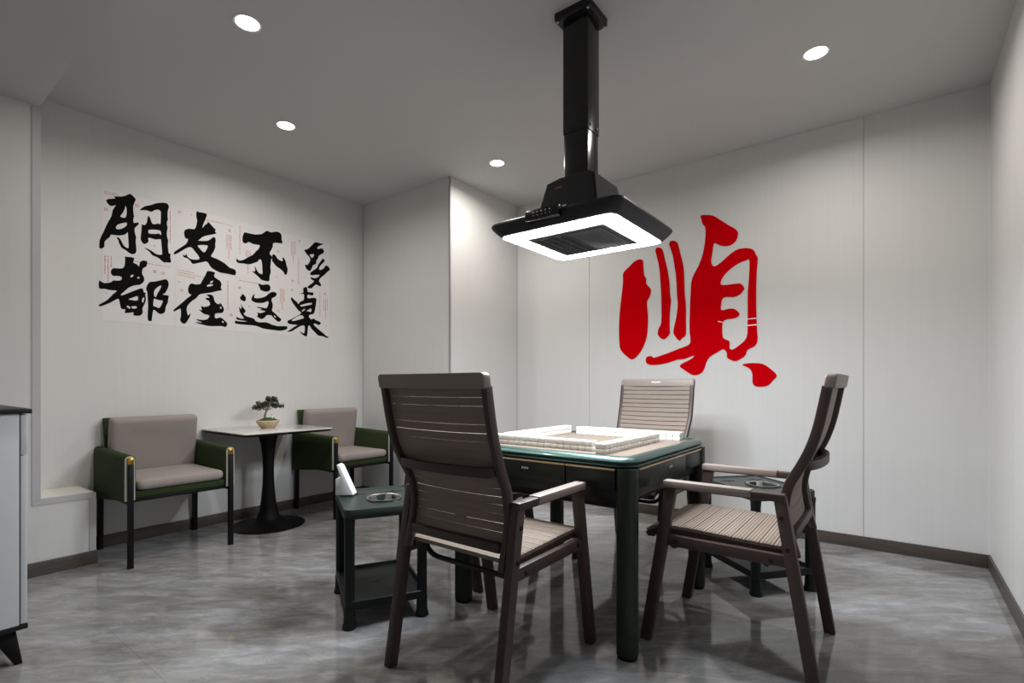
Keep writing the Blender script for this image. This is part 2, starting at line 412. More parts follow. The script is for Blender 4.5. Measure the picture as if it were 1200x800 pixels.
def slatted_chair():
    t = thing('slatted_armchair', '', 'chair')
    D = lambda d: .325-d
    for s in (-1, 1):
        lx = s*.260
        MB().bar((lx, D(.024), 0), (lx, D(.131), .645), .034, .046).build('leg', 'frame', t, bevel=.004)
        rl = MB().bar((lx, D(.632), 0), (lx, D(.524), .670), .034, .042).build('leg', 'frame', t, bevel=.004)
        MB().box(lx-.02, lx+.02, D(.545), D(.108), .641, .669).build('armrest', 'frame', t, bevel=.004)
        MB().box(lx-.0235, lx+.0235, D(.432), D(.104), .645, .6735).build('arm_cover', 'sleeve', t, bevel=.004)
        MB().box(lx-.013, lx+.013, D(.548), D(.098), .410, .453).build('side_rail', 'frame', t, bevel=.003)
        for d, z, q in ((.532, .585, .017), (.552, .475, .017), (.150, .431, .013), (.500, .425, .013)):
            n = 10; x0 = lx+s*(q-.002); x1 = lx+s*(q+.004)
            MB().loft([[(xx, D(d)+.008*math.cos(2*PI*i/n), z+.008*math.sin(2*PI*i/n)) for i in range(n)] for xx in (x0, x1)]).build('bolt', 'plastic', t)
    spine = catmull([(D(.572), .440), (D(.556), .500), (D(.541), .570), (D(.537), .630), (D(.551), .700), (D(.588), .770), (D(.618), .835), (D(.640), .905), (D(.655), .975), (D(.670), 1.055)], 4)
    def ux(z): return .2300+.0130*min(1, max(0, (z-.68)/.16))
    for s in (-1, 1):
        sweep_yz(spine, lambda z: s*ux(z), .023, .034).build('upright', 'frame', t, bevel=.004)
    # horizontal slats, slightly dished
    L0 = plen(spine); s0 = .094; pitch = (L0-.006-s0)/18.0
    for i in range(18):
        p, tg = along(spine, s0+pitch*(i+.5)); ny, nz = tg.y if False else tg[1], -tg[0]   # towards the sitter
        rings = []
        for k in range(7):
            hl = ux(p[1])-.0105; x = hl*(2*k/6-1); sag = -.010*(1-(x/hl)**2)
            c = Vector((p[0], p[1]))+Vector((ny, nz))*(.0085+sag); hw = pitch/2-(.0009 if i in (1, 2, 4, 5, 12, 13, 16) else -.0003)
            a = Vector((tg[0], tg[1])); nn = Vector((ny, nz))
            q = [c-a*hw-nn*.005, c+a*hw-nn*.005, c+a*(hw-.0026)+nn*.0045, c-a*(hw-.0026)+nn*.0045]
            rings.append([(x, v[0], v[1]) for v in q])
        MB().loft(rings).build('back_slat', 'slat', t)
    # top cap, rear bow, bottom rail
    cy = D(.676)
    out = [(-.2545, 1.047), (.2545, 1.047)]+[(.2545-.016+.016*math.cos(a*PI/10), 1.0985-.016+.016*math.sin(a*PI/10)) for a in range(6)]+[(-.2545+.016-.016*math.cos((5-a)*PI/10), 1.0985-.016+.016*math.sin((5-a)*PI/10)) for a in range(6)]
    MB().loft([[(x, cy+y-(z-1.05)*.18, z) for x, z in out] for y in (.020, -.017)]).build('top_cap', 'sleeve', t, bevel=.005, seg=3)
    MB().box(-.03, .03, cy+.0150, cy+.0172, 1.073, 1.080).build('name_plate', 'white', t)
    bow = [(-.226, D(.600), .775)]+[(x, D(.600)-.038*(1-(x/.226)**2)**.6, .772) for x in [-.215+.43*k/10 for k in range(11)]]+[(.226, D(.600), .775)]
    rings = []
    for p in bow:
        rings.append([(p[0], p[1]-.012, p[2]-.017), (p[0], p[1]+.012, p[2]-.017), (p[0], p[1]+.012, p[2]+.017), (p[0], p[1]-.012, p[2]+.017)])
    MB().loft(rings).build('back_bow', 'frame', t, bevel=.004)
    MB().box(-.214, .214, D(.572), D(.542), .497, .530).build('back_rail', 'frame', t, bevel=.004)
    # seat: grooved slats over a frame, front rolled down
    sp = catmull([(D(.548), .4655), (D(.45), .4665), (D(.33), .470), (D(.22), .4735), (D(.14), .474), (D(.09), .471), (D(.045), .4605), (D(.018), .444)], 5)
    L1 = plen(sp); ns = 11; pit = L1/ns
    for i in range(ns):
        base = [along(sp, pit*(i+u)) for u in (.035, .245, .265, .285, .485, .505, .525, .725, .745, .765, .965)]
        dep = (.001, 0, .004, 0, 0, .004, 0, 0, .004, 0, .001)
        top = [(c[0]+(-n[1])*(-1)*0, c[1]) for c, n in base]
        pts = []
        for (c, n), dd in zip(base, dep):
            nv = Vector((-n[1], n[0]));  nv = nv if nv[1] > 0 else -nv
            q = c+nv*(.009-dd); pts.append((q[0], q[1]))
        for (c, n) in (base[-1], base[0]):
            nv = Vector((-n[1], n[0])); nv = nv if nv[1] > 0 else -nv
            q = c-nv*.007; pts.append((q[0], q[1]))
        MB().prism(pts, 'x', -.236, .236).build('seat_slat', 'slat', t, smooth=False)
    for s in (-1, 1):
        sweep_yz([(p[0], p[1]-.014) for p in sp[::3]+[sp[-1]]], s*.226, .022, .022).build('seat_frame', 'frame', t)
    MB().box(-.226, .226, D(.045), D(.018), .420, .440).build('front_rail', 'frame', t, bevel=.003)
    for d in (.47, .12):
        MB().tube([(-.236, D(d), .425), (-.228, D(d), .405), (-.20, D(d), .388), (-.17, D(d), .383), (.17, D(d), .383), (.20, D(d), .388), (.228, D(d), .405), (.236, D(d), .425)], .0105, 8).build('under_tube', 'plastic', t)
    return t
ch = slatted_chair()
spots = [((-1.261, 1.558), 0, 'brown slatted high-back armchair nearest the camera, seen from behind'),
         ((-.529, 2.287), PI/2, 'brown slatted high-back armchair right of the mahjong table, seen from its side'),
         ((-1.300, 3.010), PI, 'brown slatted high-back armchair behind the table, below the red character'),
         ((-2.005, 2.225), -PI/2, 'brown slatted high-back armchair left of the table, mostly hidden behind the nearest chair')]
for i, (p, rz, lb) in enumerate(spots):
    o = ch if i == 0 else copy_tree(ch)
    o.location = (p[0], p[1], 0); o.rotation_euler = (0, 0, rz)
    tag(o, lb, 'chair', 'slatted armchairs around the mahjong table')

# ------------------------------------------------------------------ smoke extractor over the table
def extractor():
    cx, cy = -1.183, 2.105
    t = thing('smoke_extractor', 'black ceiling-hung smoke extractor with glowing light panel above the mahjong table', 'extractor', (cx, cy, 0))
    MB().loft([[(x, y, z) for x, y in rrect(.094-i, .094-i, .012, 3)] for z, i in ((2.760, .006), (2.766, 0), (2.779, 0), (2.781, .0), (ZC, .0))]).build('ceiling_plate', 'hood', t)
    d1 = MB().loft([[(x, y, z) for x, y in rrect(.066, .060, .008, 3)] for z in (2.235, 2.762)]).build('upper_duct', 'duct', t)
    d2 = MB().loft([[(x, y, z) for x, y in rrect(.0625, .0565, .008, 3)] for z in (2.025, 2.24)]).build('lower_duct', 'duct', t)
    for sx, zz in ((-.028, 2.255), (.052, 2.258)):
        MB().loft([[(sx+.006*math.cos(a*PI/5), yy, zz+.006*math.sin(a*PI/5)) for a in range(10)] for yy in (-.064, -.058)]).build('bolt', 'plastic', d1)
    for yy in (.03, -.03):
        MB().loft([[(xx, yy+.006*math.cos(a*PI/5), 2.258+.006*math.sin(a*PI/5)) for a in range(10)] for xx in (.064, .070)]).build('bolt', 'plastic', d1)
    MB().box(.0620, .0640, .022, .030, 2.035, 2.235).build('track', 'grille', d2)
    for sx in (-.08, .08):
        for sy in (-.08, .08):
            MB().lathe([(.005, 2.756), (.006, 2.761)], sx, sy, 8).build('screw', 'icon', t)
    # housing: chamfered pyramid on a slab with a rolled lip
    MB().loft([[(x, y+.012, z) for x, y in rrect(a, b, .012, 3)] for z, a, b in ((1.815, .165, .160), (2.000, .126, .120), (2.032, .085, .078))]).build('housing', 'housing', t, smooth=False)
    slab = [(1.746, .292, .276), (1.752, .300, .284), (1.766, .316, .292), (1.782, .331, .300), (1.793, .337, .304), (1.803, .334, .302), (1.810, .322, .292), (1.818, .220, .205)]
    ring = lambda z, a, b, r: [(x, y+.018, z) for x, y in rrect(a, b, r, 6)]
    MB().loft([ring(z, a, b, .045) for z, a, b in slab], cap=True).build('slab', 'hood', t)
    # glowing frame on the underside
    outer = [(x, y+.018, 1.7445) for x, y in rrect(.289, .273, .042, 6)]
    inner = [(x, y+.018, 1.7445) for x, y in rrect(.205, .188, .016, 6)]
    n = len(outer); mb = MB()
    mb.add(outer+inner, [(i, n+i, n+(i+1) % n, (i+1) % n) for i in range(n)])
    lp = mb.build('light_panel', 'ring', t)
    # make sure the panel looks down
    if lp.data.polygons[0].normal.z > 0:
        lp.data.flip_normals()
    MB().loft([[(x, y+.018, z) for x, y in rrect(a, a-.017, .016, 6)] for z, a in ((1.738, .200), (1.747, .2045))]).build('grille_frame', 'grille', t, smooth=False)
    # grille bars: open half on the left, finely perforated half on the right
    gz0, gz1 = 1.7345, 1.738
    for i in range(13):
        y = .018-.150+.300*i/12
        MB().box(-.172, -.004, y-.0035, y+.0035, gz0, gz1).build('grille_bar', 'grille', t)
    for i in range(5):
        x = -.172+.042*i
        MB().box(x-.004, x+.004, -.136, .172, gz0-.001, gz1).build('grille_bar', 'grille', t)
    MB().box(-.170, -.006, -.132, .168, 1.7372, 1.7379).build('grille_opening', 'black', t)
    pf = MB().box(.004, .172, -.136, .172, gz0, gz1).build('perforated_plate', 'grille', t, bevel=.002)
    hs = MB()
    for i in range(14):
        for j in range(8):
            hs.box(.014+j*.0195, .028+j*.0195, -.127+i*.0212, -.117+i*.0212, gz0-.0004, gz0+.0005)
    tag(hs.build('perforations', 'black', pf, smooth=False), kind='stuff')
    # control panel on the lip facing the camera side
    cp = MB().box(-.102, .066, -.314, -.268, 1.768, 1.812).build('control_panel', 'duct', t, bevel=.003)
    for i in range(5):
        x = -.058+i*.021
        MB().box(x-.003, x+.003, -.3152, -.3138, 1.797, 1.802).build('icon', 'icon', cp)
        MB().box(x-.002, x+.004, -.3152, -.3138, 1.784, 1.7865).build('icon', 'icon', cp)
    MB().box(.072, .090, -.290, -.286, 1.806, 1.811).build('lip_catch', 'icon', t)
    # little red mark on the sloped near face of the housing
    a = (2.000, -.108); b = (1.815, -.148)
    f = lambda u: (b[1]+(a[1]-b[1])*u-.0012, b[0]+(a[0]-b[0])*u)
    (y0, z0), (y1, z1) = f(.80), f(.84)
    MB().add([(-.072, y0, z0), (-.036, y0, z0+.002), (-.034, y1, z1), (-.068, y1, z1-.001)], [(0, 1, 2, 3)]).build('red_mark', 'red_led', t)
    return t
extractor()

# ------------------------------------------------------------------ green side tables with ashtrays
def side_table():
    t = thing('side_table', '', 'side table')
    hx, hy = .185, .235      # half size; leg centres at .165 x .215
    zt = .517
    px, py = .02, -.03
    rims = [[(x, y, z) for x, y in rrect(hx-i, hy-i, max(.035-i, .006), 5)] for i, z in ((.012, zt-.042), (.004, zt-.042), (0, zt-.036), (0, zt-.004), (.003, zt), (.010, zt), (.013, zt-.006))]
    nh = len(rims[0])
    circ = lambda r, z: [(px+r*math.cos(math.atan2(q[1]-py, q[0]-px)), py+r*math.sin(math.atan2(q[1]-py, q[0]-px)), z) for q in rims[-1]]
    rims += [circ(.094, zt-.006), circ(.092, zt-.001), circ(.084, zt-.001), circ(.082, zt-.010), circ(.080, zt-.030)]
    mb = MB(); mb.loft(rims, cap=False); mb.build('top', 'egreen', t)
    rims = [[(x, y, z) for x, y in rrect(hx-.004-i, hy-.004-i, max(.03-i, .006), 5)] for i, z in ((.006, .082), (0, .088), (0, .118), (.003, .121), (.012, .121), (.016, .106))]
    mb = MB(); mb.loft(rims, cap=True); sh = mb.build('shelf', 'edark', t)
    MB().box(-.04, .0, -.004, .004, .1055, .1068).build('shelf_slot', 'black', sh)
    for sx in (-1, 1):
        for sy in (-1, 1):
            x, y = sx*.160, sy*.210
            L_ = MB().loft([[(x+a, y+b, z) for a, b in rrect(r, r, r*.75, 4)] for z, r in ((.06, .0215), (.44, .0215), (.465, .023), (.480, .024))]).build('leg', 'edark', t)
            MB().lathe([(.030, 0), (.032, .006), (.029, .016), (.0255, .03), (.0245, .075), (.025, .09)], x, y, 16).build('foot', 'edark', L_)
    # steel ashtray let into the top
    bowl = MB(); n = 28
    prof = [(.083, zt-.0008), (.083, zt+.0022), (.080, zt+.003), (.077, zt+.0015), (.0745, zt-.008), (.071, zt-.030), (.064, zt-.034), (.004, zt-.0345)]
    bowl.loft([[(px+r*math.cos(2*PI*i/n), py+r*math.sin(2*PI*i/n), z) for i in range(n)] for r, z in prof], cap=False); bowl.build('ashtray', 'steel', t)
    MB().lathe([(.070, zt-.040), (.080, zt-.0385), (.0805, zt-.0375)], px, py, n).build('ashtray_cup', 'black', t)
    # cup-holder grooves and small rear tray
    for k, (gx, gy) in enumerate(((-.09, .12), (.09, .12))):
        MB().box(gx-.045, gx+.045, gy-.005, gy+.005, zt-.0062, zt-.0050).build('groove', 'black', t)
        MB().box(gx-.005, gx+.005, gy-.030, gy+.030, zt-.0062, zt-.0052).build('groove', 'black', t)
    MB().tube([(px-.05, py, zt-.045), (px-.04, py, zt-.060), (px+.04, py, zt-.060), (px+.05, py, zt-.045)], .006, 8).build('bracket', 'black', t)
    return t
st = side_table()
# leg centres measured: near table A(-1.891,1.322) -> AB direction 61 deg, AC to the far left
def place_rect(o, A, ang, lab):
    u = Vector((math.cos(ang), math.sin(ang))); v = Vector((-u.y, u.x))
    c = Vector(A)+u*.165+v*.215
    o.location = (c.x, c.y, 0); o.rotation_euler = (0, 0, ang)
    tag(o, lab, 'side table', 'green side tables with steel ashtrays')
place_rect(st, (-1.893, 1.325), R(61), 'dark green two-tier side table with steel ashtray, left of the nearest chair')
st2 = copy_tree(st)
place_rect(st2, (-.559, 2.768), R(49), 'dark green two-tier side table with steel ashtray, behind the right-hand chair')
# white wedge holder on the near side table
def holder():
    t = thing('paper_holder', 'small white wedge-shaped holder standing on the green side table', 'holder')
    prof = [(0, 0), (.088, 0), (.086, .006), (.024, .142), (.010, .150), (.004, .146), (.026, .084), (.0, .080)]
    MB().prism([(b, a) for a, b in prof], 'y', -.032, .032).build('body', 'white', t, bevel=.003)
    MB().prism([(b, a) for a, b in [(.030, .083), (.0375, .083), (.0165, .135), (.013, .133)]], 'y', -.026, .026).build('card', 'paper', t)
    return t
h_ = holder(); h_.location = (-2.205, 1.480, .5185); h_.rotation_euler = (0, 0, R(38))

# ------------------------------------------------------------------ green lounge chairs by the left wall
def cushion(name, hx, hy, hz, m, parent, r=.03, loc=(0, 0, 0), rot=(0, 0, 0)):
    rows = []
    for z, g in ((-.80, .10), (-1, .035), (-.93, .016), (-.70, .005), (-.3, 0), (.3, 0), (.70, .005), (.90, .016), (.99, .04), (1.10, .09), (1.16, .16)):
        g = min(g, .9*min(hx, hy))
        rows.append([(x, y, hz*z) for x, y in rrect(hx-g, hy-g, max(r-g*.3, .012), 6)])
    o = MB().loft(rows).build(name, m, parent)
    o.location = loc; o.rotation_euler = rot
    for p in o.data.polygons: p.use_smooth = True
    return o
def lounge_chair():
    t = thing('lounge_chair', '', 'armchair')
    for s in (-1, 1):
        lx = s*.276
        # front leg passes up the front edge of the arm and ends in a brass cap
        fl_ = MB().box(lx-.0135, lx+.0135, .270, .297, 0, .600).build('leg', 'black', t, bevel=.002)
        MB().box(lx-.0142, lx+.0142, .2693, .2977, .600, .637).build('brass_cap', 'brass', fl_, bevel=.004, seg=2)
        MB().bar((lx, -.285, 0), (lx, -.275, .60), .028, .032).build('leg', 'black', t, bevel=.002)
        # arm: felt folded over the rail; outer skin, rounded top, inner skin
        xo, xi = lx+s*.030, lx-s*.028
        def arm_ring(y, zb, zt, g=0):
            pts = [(xo-s*g, zb+g*0)]; r = abs(xo-xi)/2-g; cxm = (xo+xi)/2
            for k in range(9):
                a = PI*k/8
                pts.append((cxm+s*r*math.cos(a), zt-abs(xo-xi)/2+r*math.sin(a)))
            pts.append((xi+s*g, zb))
            return [(x, y, z) for x, z in pts]
        prs = [(.276, .388, .652), (.10, .374, .654), (-.12, .352, .660), (-.302, .335, .664)]
        ap = MB().loft([arm_ring(*p) for p in prs]).build('arm', 'green', t, bevel=0)
        lin = MB().loft([arm_ring(.2795, .388, .6515, .004), arm_ring(.275, .388, .6515, .004)]).build('arm_lining', 'lining', ap)
    # seat base and braces
    MB().loft([[(x, y, z) for x, y in ((-.247, yb), (.247, yb), (.247, yf), (-.247, yf))] for z, yb, yf in ((.392, -.27, .262), (.436, -.27, .268))]).build('seat_base', 'green', t, bevel=.010)
    for s in (-1, 1):
        MB().box(s*.276-.012, s*.276+.012, -.27, .27, .366, .386).build('side_brace', 'black', t, bevel=.002)
    MB().box(-.263, .263, .245, .270, .376, .394).build('front_brace', 'black', t, bevel=.002)
    # reclined back shell and cushions
    a = math.atan2(.105, .42)
    MB().loft([[(x, y, z) for x, y in rrect(hw, .013, .012, 3, 0, yy)] for z, yy, hw in ((.36, -.235, .250), (.60, -.268, .256), (.835, -.298, .262), (.842, -.299, .258))]).build('back_shell', 'green', t)
    cushion('seat_cushion', .243, .262, .031, 'fab', t, .04, (0, .022, .469))
    cushion('back_cushion', .252, .186, .045, 'fab', t, .022, (0, -.216, .664), (R(-90-8+180+0), 0, 0))
    return t
lc = lounge_chair()
lc.location = (-3.800, 1.277, 0); lc.rotation_euler = (0, 0, -PI/2)
tag(lc, 'olive green lounge chair with taupe cushions, left of the small pedestal table', 'armchair', 'olive lounge chairs by the calligraphy wall')
lc2 = copy_tree(lc); lc2.location = (-3.800, 2.620, 0)
tag(lc2, 'olive green lounge chair with taupe cushions, right of the small pedestal table near the corner', 'armchair', 'olive lounge chairs by the calligraphy wall')

# ------------------------------------------------------------------ pedestal table and bonsai
pt = thing('pedestal_table', 'small square pedestal table with pale stone top and black trumpet base', 'table', (-3.785, 1.945, 0))
MB().lathe([(.255, 0), (.258, .004), (.250, .009), (.200, .017), (.130, .030), (.085, .055), (.064, .11), (.050, .20), (.041, .31), (.038, .42), (.042, .52), (.052, .61), (.066, .67), (.078, .702)], n=40).build('trumpet_base', 'black', pt)
MB().loft([[(x, y, z) for x, y in rrect(h, h, .02, 4)] for z, h in ((.702, .30), (.706, .325), (.720, .336))]).build('under_board', 'black', pt)
MB().loft([[(x, y, z) for x, y in rrect(.337, .337, .022, 4)] for z in (.7202, .729)]).build('stone_top', 'marble', pt, bevel=.002)

bz = thing('bonsai', 'small bonsai tree in a low clay bowl on the pedestal table', 'potted plant', (-3.845, 1.972, .729))
MB().lathe([(.048, 0), (.052, .004), (.070, .026), (.082, .044), (.082, .054), (.077, .058), (.070, .052), (.066, .048), (.03, .047)], n=28).build('bowl', 'pot', bz)
rn = random.Random(3)
mo = MB(); rings = []
for k in range(6):
    a = k/5*PI/2
    rings.append([((.070*math.cos(a)+.001)*math.cos(2*PI*i/20)*(1+.08*math.sin(3*i)), (.070*math.cos(a)+.001)*math.sin(2*PI*i/20)*(1+.08*math.cos(2*i)), .046+.030*math.sin(a)*(1+.1*math.sin(i*2.3))) for i in range(20)])
mo.loft(rings).build('moss', 'moss', bz)
tk = MB()
tk.tube([(-.020, -.012, .060), (-.022, -.012, .095), (-.016, -.004, .125), (-.006, .0, .155), (.004, .004, .185)], [.011, .0085, .0075, .006, .003], 8)
tips = [(.0, -.075, .158), (.015, .075, .165), (.0, .035, .205), (-.02, -.035, .185), (.03, .01, .225), (-.03, .055, .178), (.02, -.05, .172)]
for q in tips:
    tk.tube([(-.012, -.002, .130), (q[0]*.5-.004, q[1]*.5, .148+(q[2]-.15)*.4), (q[0], q[1], q[2]-.008)], [.005, .0035, .0015], 6)
tk.build('trunk', 'bark', bz)
lv = MB()
for q in tips:
    for _ in range(210):
        a, b = rn.uniform(0, 2*PI), rn.gauss(0, .4)
        rr = rn.uniform(.1, 1)**.6
        c = Vector((q[0]+.038*rr*math.cos(a), q[1]+.043*rr*math.sin(a), q[2]+rn.gauss(0, .008)))
        u = Vector((rn.gauss(0, 1), rn.gauss(0, 1), rn.gauss(0, .6))).normalized(); v = u.cross(Vector((rn.gauss(0, 1), rn.gauss(0, 1), rn.gauss(0, 1)))).normalized()
        s1, s2 = rn.uniform(.006, .012), rn.uniform(.003, .005)
        lv.add([c-u*s1, c+v*s2, c+u*s1, c-v*s2], [(0, 1, 2, 3)])
tag(lv.build('foliage', 'leaf', bz, smooth=False), kind='stuff')
fg = MB().lathe([(.006, 0), (.009, .006), (.010, .012), (.007, .020), (.003, .024)], n=12).build('figurine', 'white', bz); fg.location = (.020, .022, .070)
tag(fg, 'tiny white and red ornament on the moss')
fr = MB().lathe([(.004, 0), (.005, .004), (.003, .009)], n=10).build('figurine_detail', 'seal', fg); fr.location = (.004, .014, .004)
fk = MB().lathe([(.002, 0), (.0045, .003), (.002, .008)], n=10).build('figurine_detail', 'seal', fg); fk.location = (0, 0, .024)

# ------------------------------------------------------------------ white cabinet at the left edge
cx1, cy1 = -2.640, .425
cb = thing('white_cabinet', 'white cabinet with black top and splayed black legs at the left edge', 'cabinet', (cx1-.40, cy1-.20, 0))
ox, oy = .40, .20          # corner (+x, +y) in local coordinates
MB().box(-.40, ox, -.20, oy-.022, .150, .950).build('carcass', 'cab', cb, bevel=.002)
MB().box(-.405, ox+.012, -.205, oy+.012, .950, .968).build('top_board', 'plastic', cb, bevel=.002)
MB().box(-.402, ox+.002, -.202, oy+.002, .132, .150).build('bottom_board', 'plastic', cb, bevel=.002)
for a, b in ((-.398, -.002), (.002, ox)):
    MB().box(a, b, oy-.019, oy, .795, .946).build('drawer', 'cab', cb, bevel=.002)
    d = MB().box(a, b, oy-.019, oy, .153, .790).build('door', 'cab', cb, bevel=.002)
    MB().box((a+b)/2-.05, (a+b)/2+.05, oy, oy+.016, .755, .765).build('handle', 'black', d, bevel=.003)
MB().box(-.39, ox-.001, oy-.022, oy-.019, .155, .945).build('door_gap', 'gap', cb)
for sx in (-1, 1):
    for sy in (-1, 1):
        x0, y0 = sx*(.40-.075), sy*(.20-.065)
        MB().bar((sx*(.40-.018), sy*(.20-.022), 0), (x0, y0, .132), .022, .022, .075, .075).build('leg', 'black', cb, bevel=.003)

# ------------------------------------------------------------------ writing on the walls
def flat_poly(name, m, parent, loops, tf, off, depth):
    """loops: outline then holes, in photo pixels; tf maps a pixel to the wall; thin raised sheet"""
    mb = MB()
    pts3 = [[tf(p) for p in lp] for lp in loops]
    flat = [Vector((a, b, 0)) for lp in pts3 for a, b in lp]
    tris = tessellate_polygon([[Vector((a, b, 0)) for a, b in lp] for lp in pts3])
    n = len(flat)
    P0 = [off(v.x, v.y, 0) for v in flat]; P1 = [off(v.x, v.y, depth) for v in flat]
    fs = [tuple(t+n for t in tr) for tr in tris]
    i0 = 0
    for lp in pts3:
        k = len(lp)
        for i in range(k):
            j = (i+1) % k; fs.append((i0+i, i0+j, n+i0+j, n+i0+i))
        i0 += k
    mb.add(P0+P1, fs)
    return mb.build(name, m, parent, smooth=False)
XW = XL+T          # face of the left wall panel
YW = YB-T          # face of the back wall panel
SH = .0008         # sheet thickness
offL = lambda y, z, h: (XW+SH+h, y, z)
offB = lambda x, z, h: (x, YW-h, z)
def smooth_loop(lp, n=3):
    k = len(lp); out = []
    for i in range(k):
        p0, p1, p2, p3 = lp[i-1], lp[i], lp[(i+1) % k], lp[(i+2) % k]
        for q in range(n):
            t = q/n
            out.append(tuple(.5*(2*p1[j]+(p2[j]-p0[j])*t+(2*p0[j]-5*p1[j]+4*p2[j]-p3[j])*t*t+(3*p1[j]-p0[j]-3*p2[j]+p3[j])*t**3) for j in (0, 1)))
    return out
def S(txt): v = [float(a) for a in txt.replace('\n', ' ').split()]; return list(zip(v[0::2], v[1::2]))
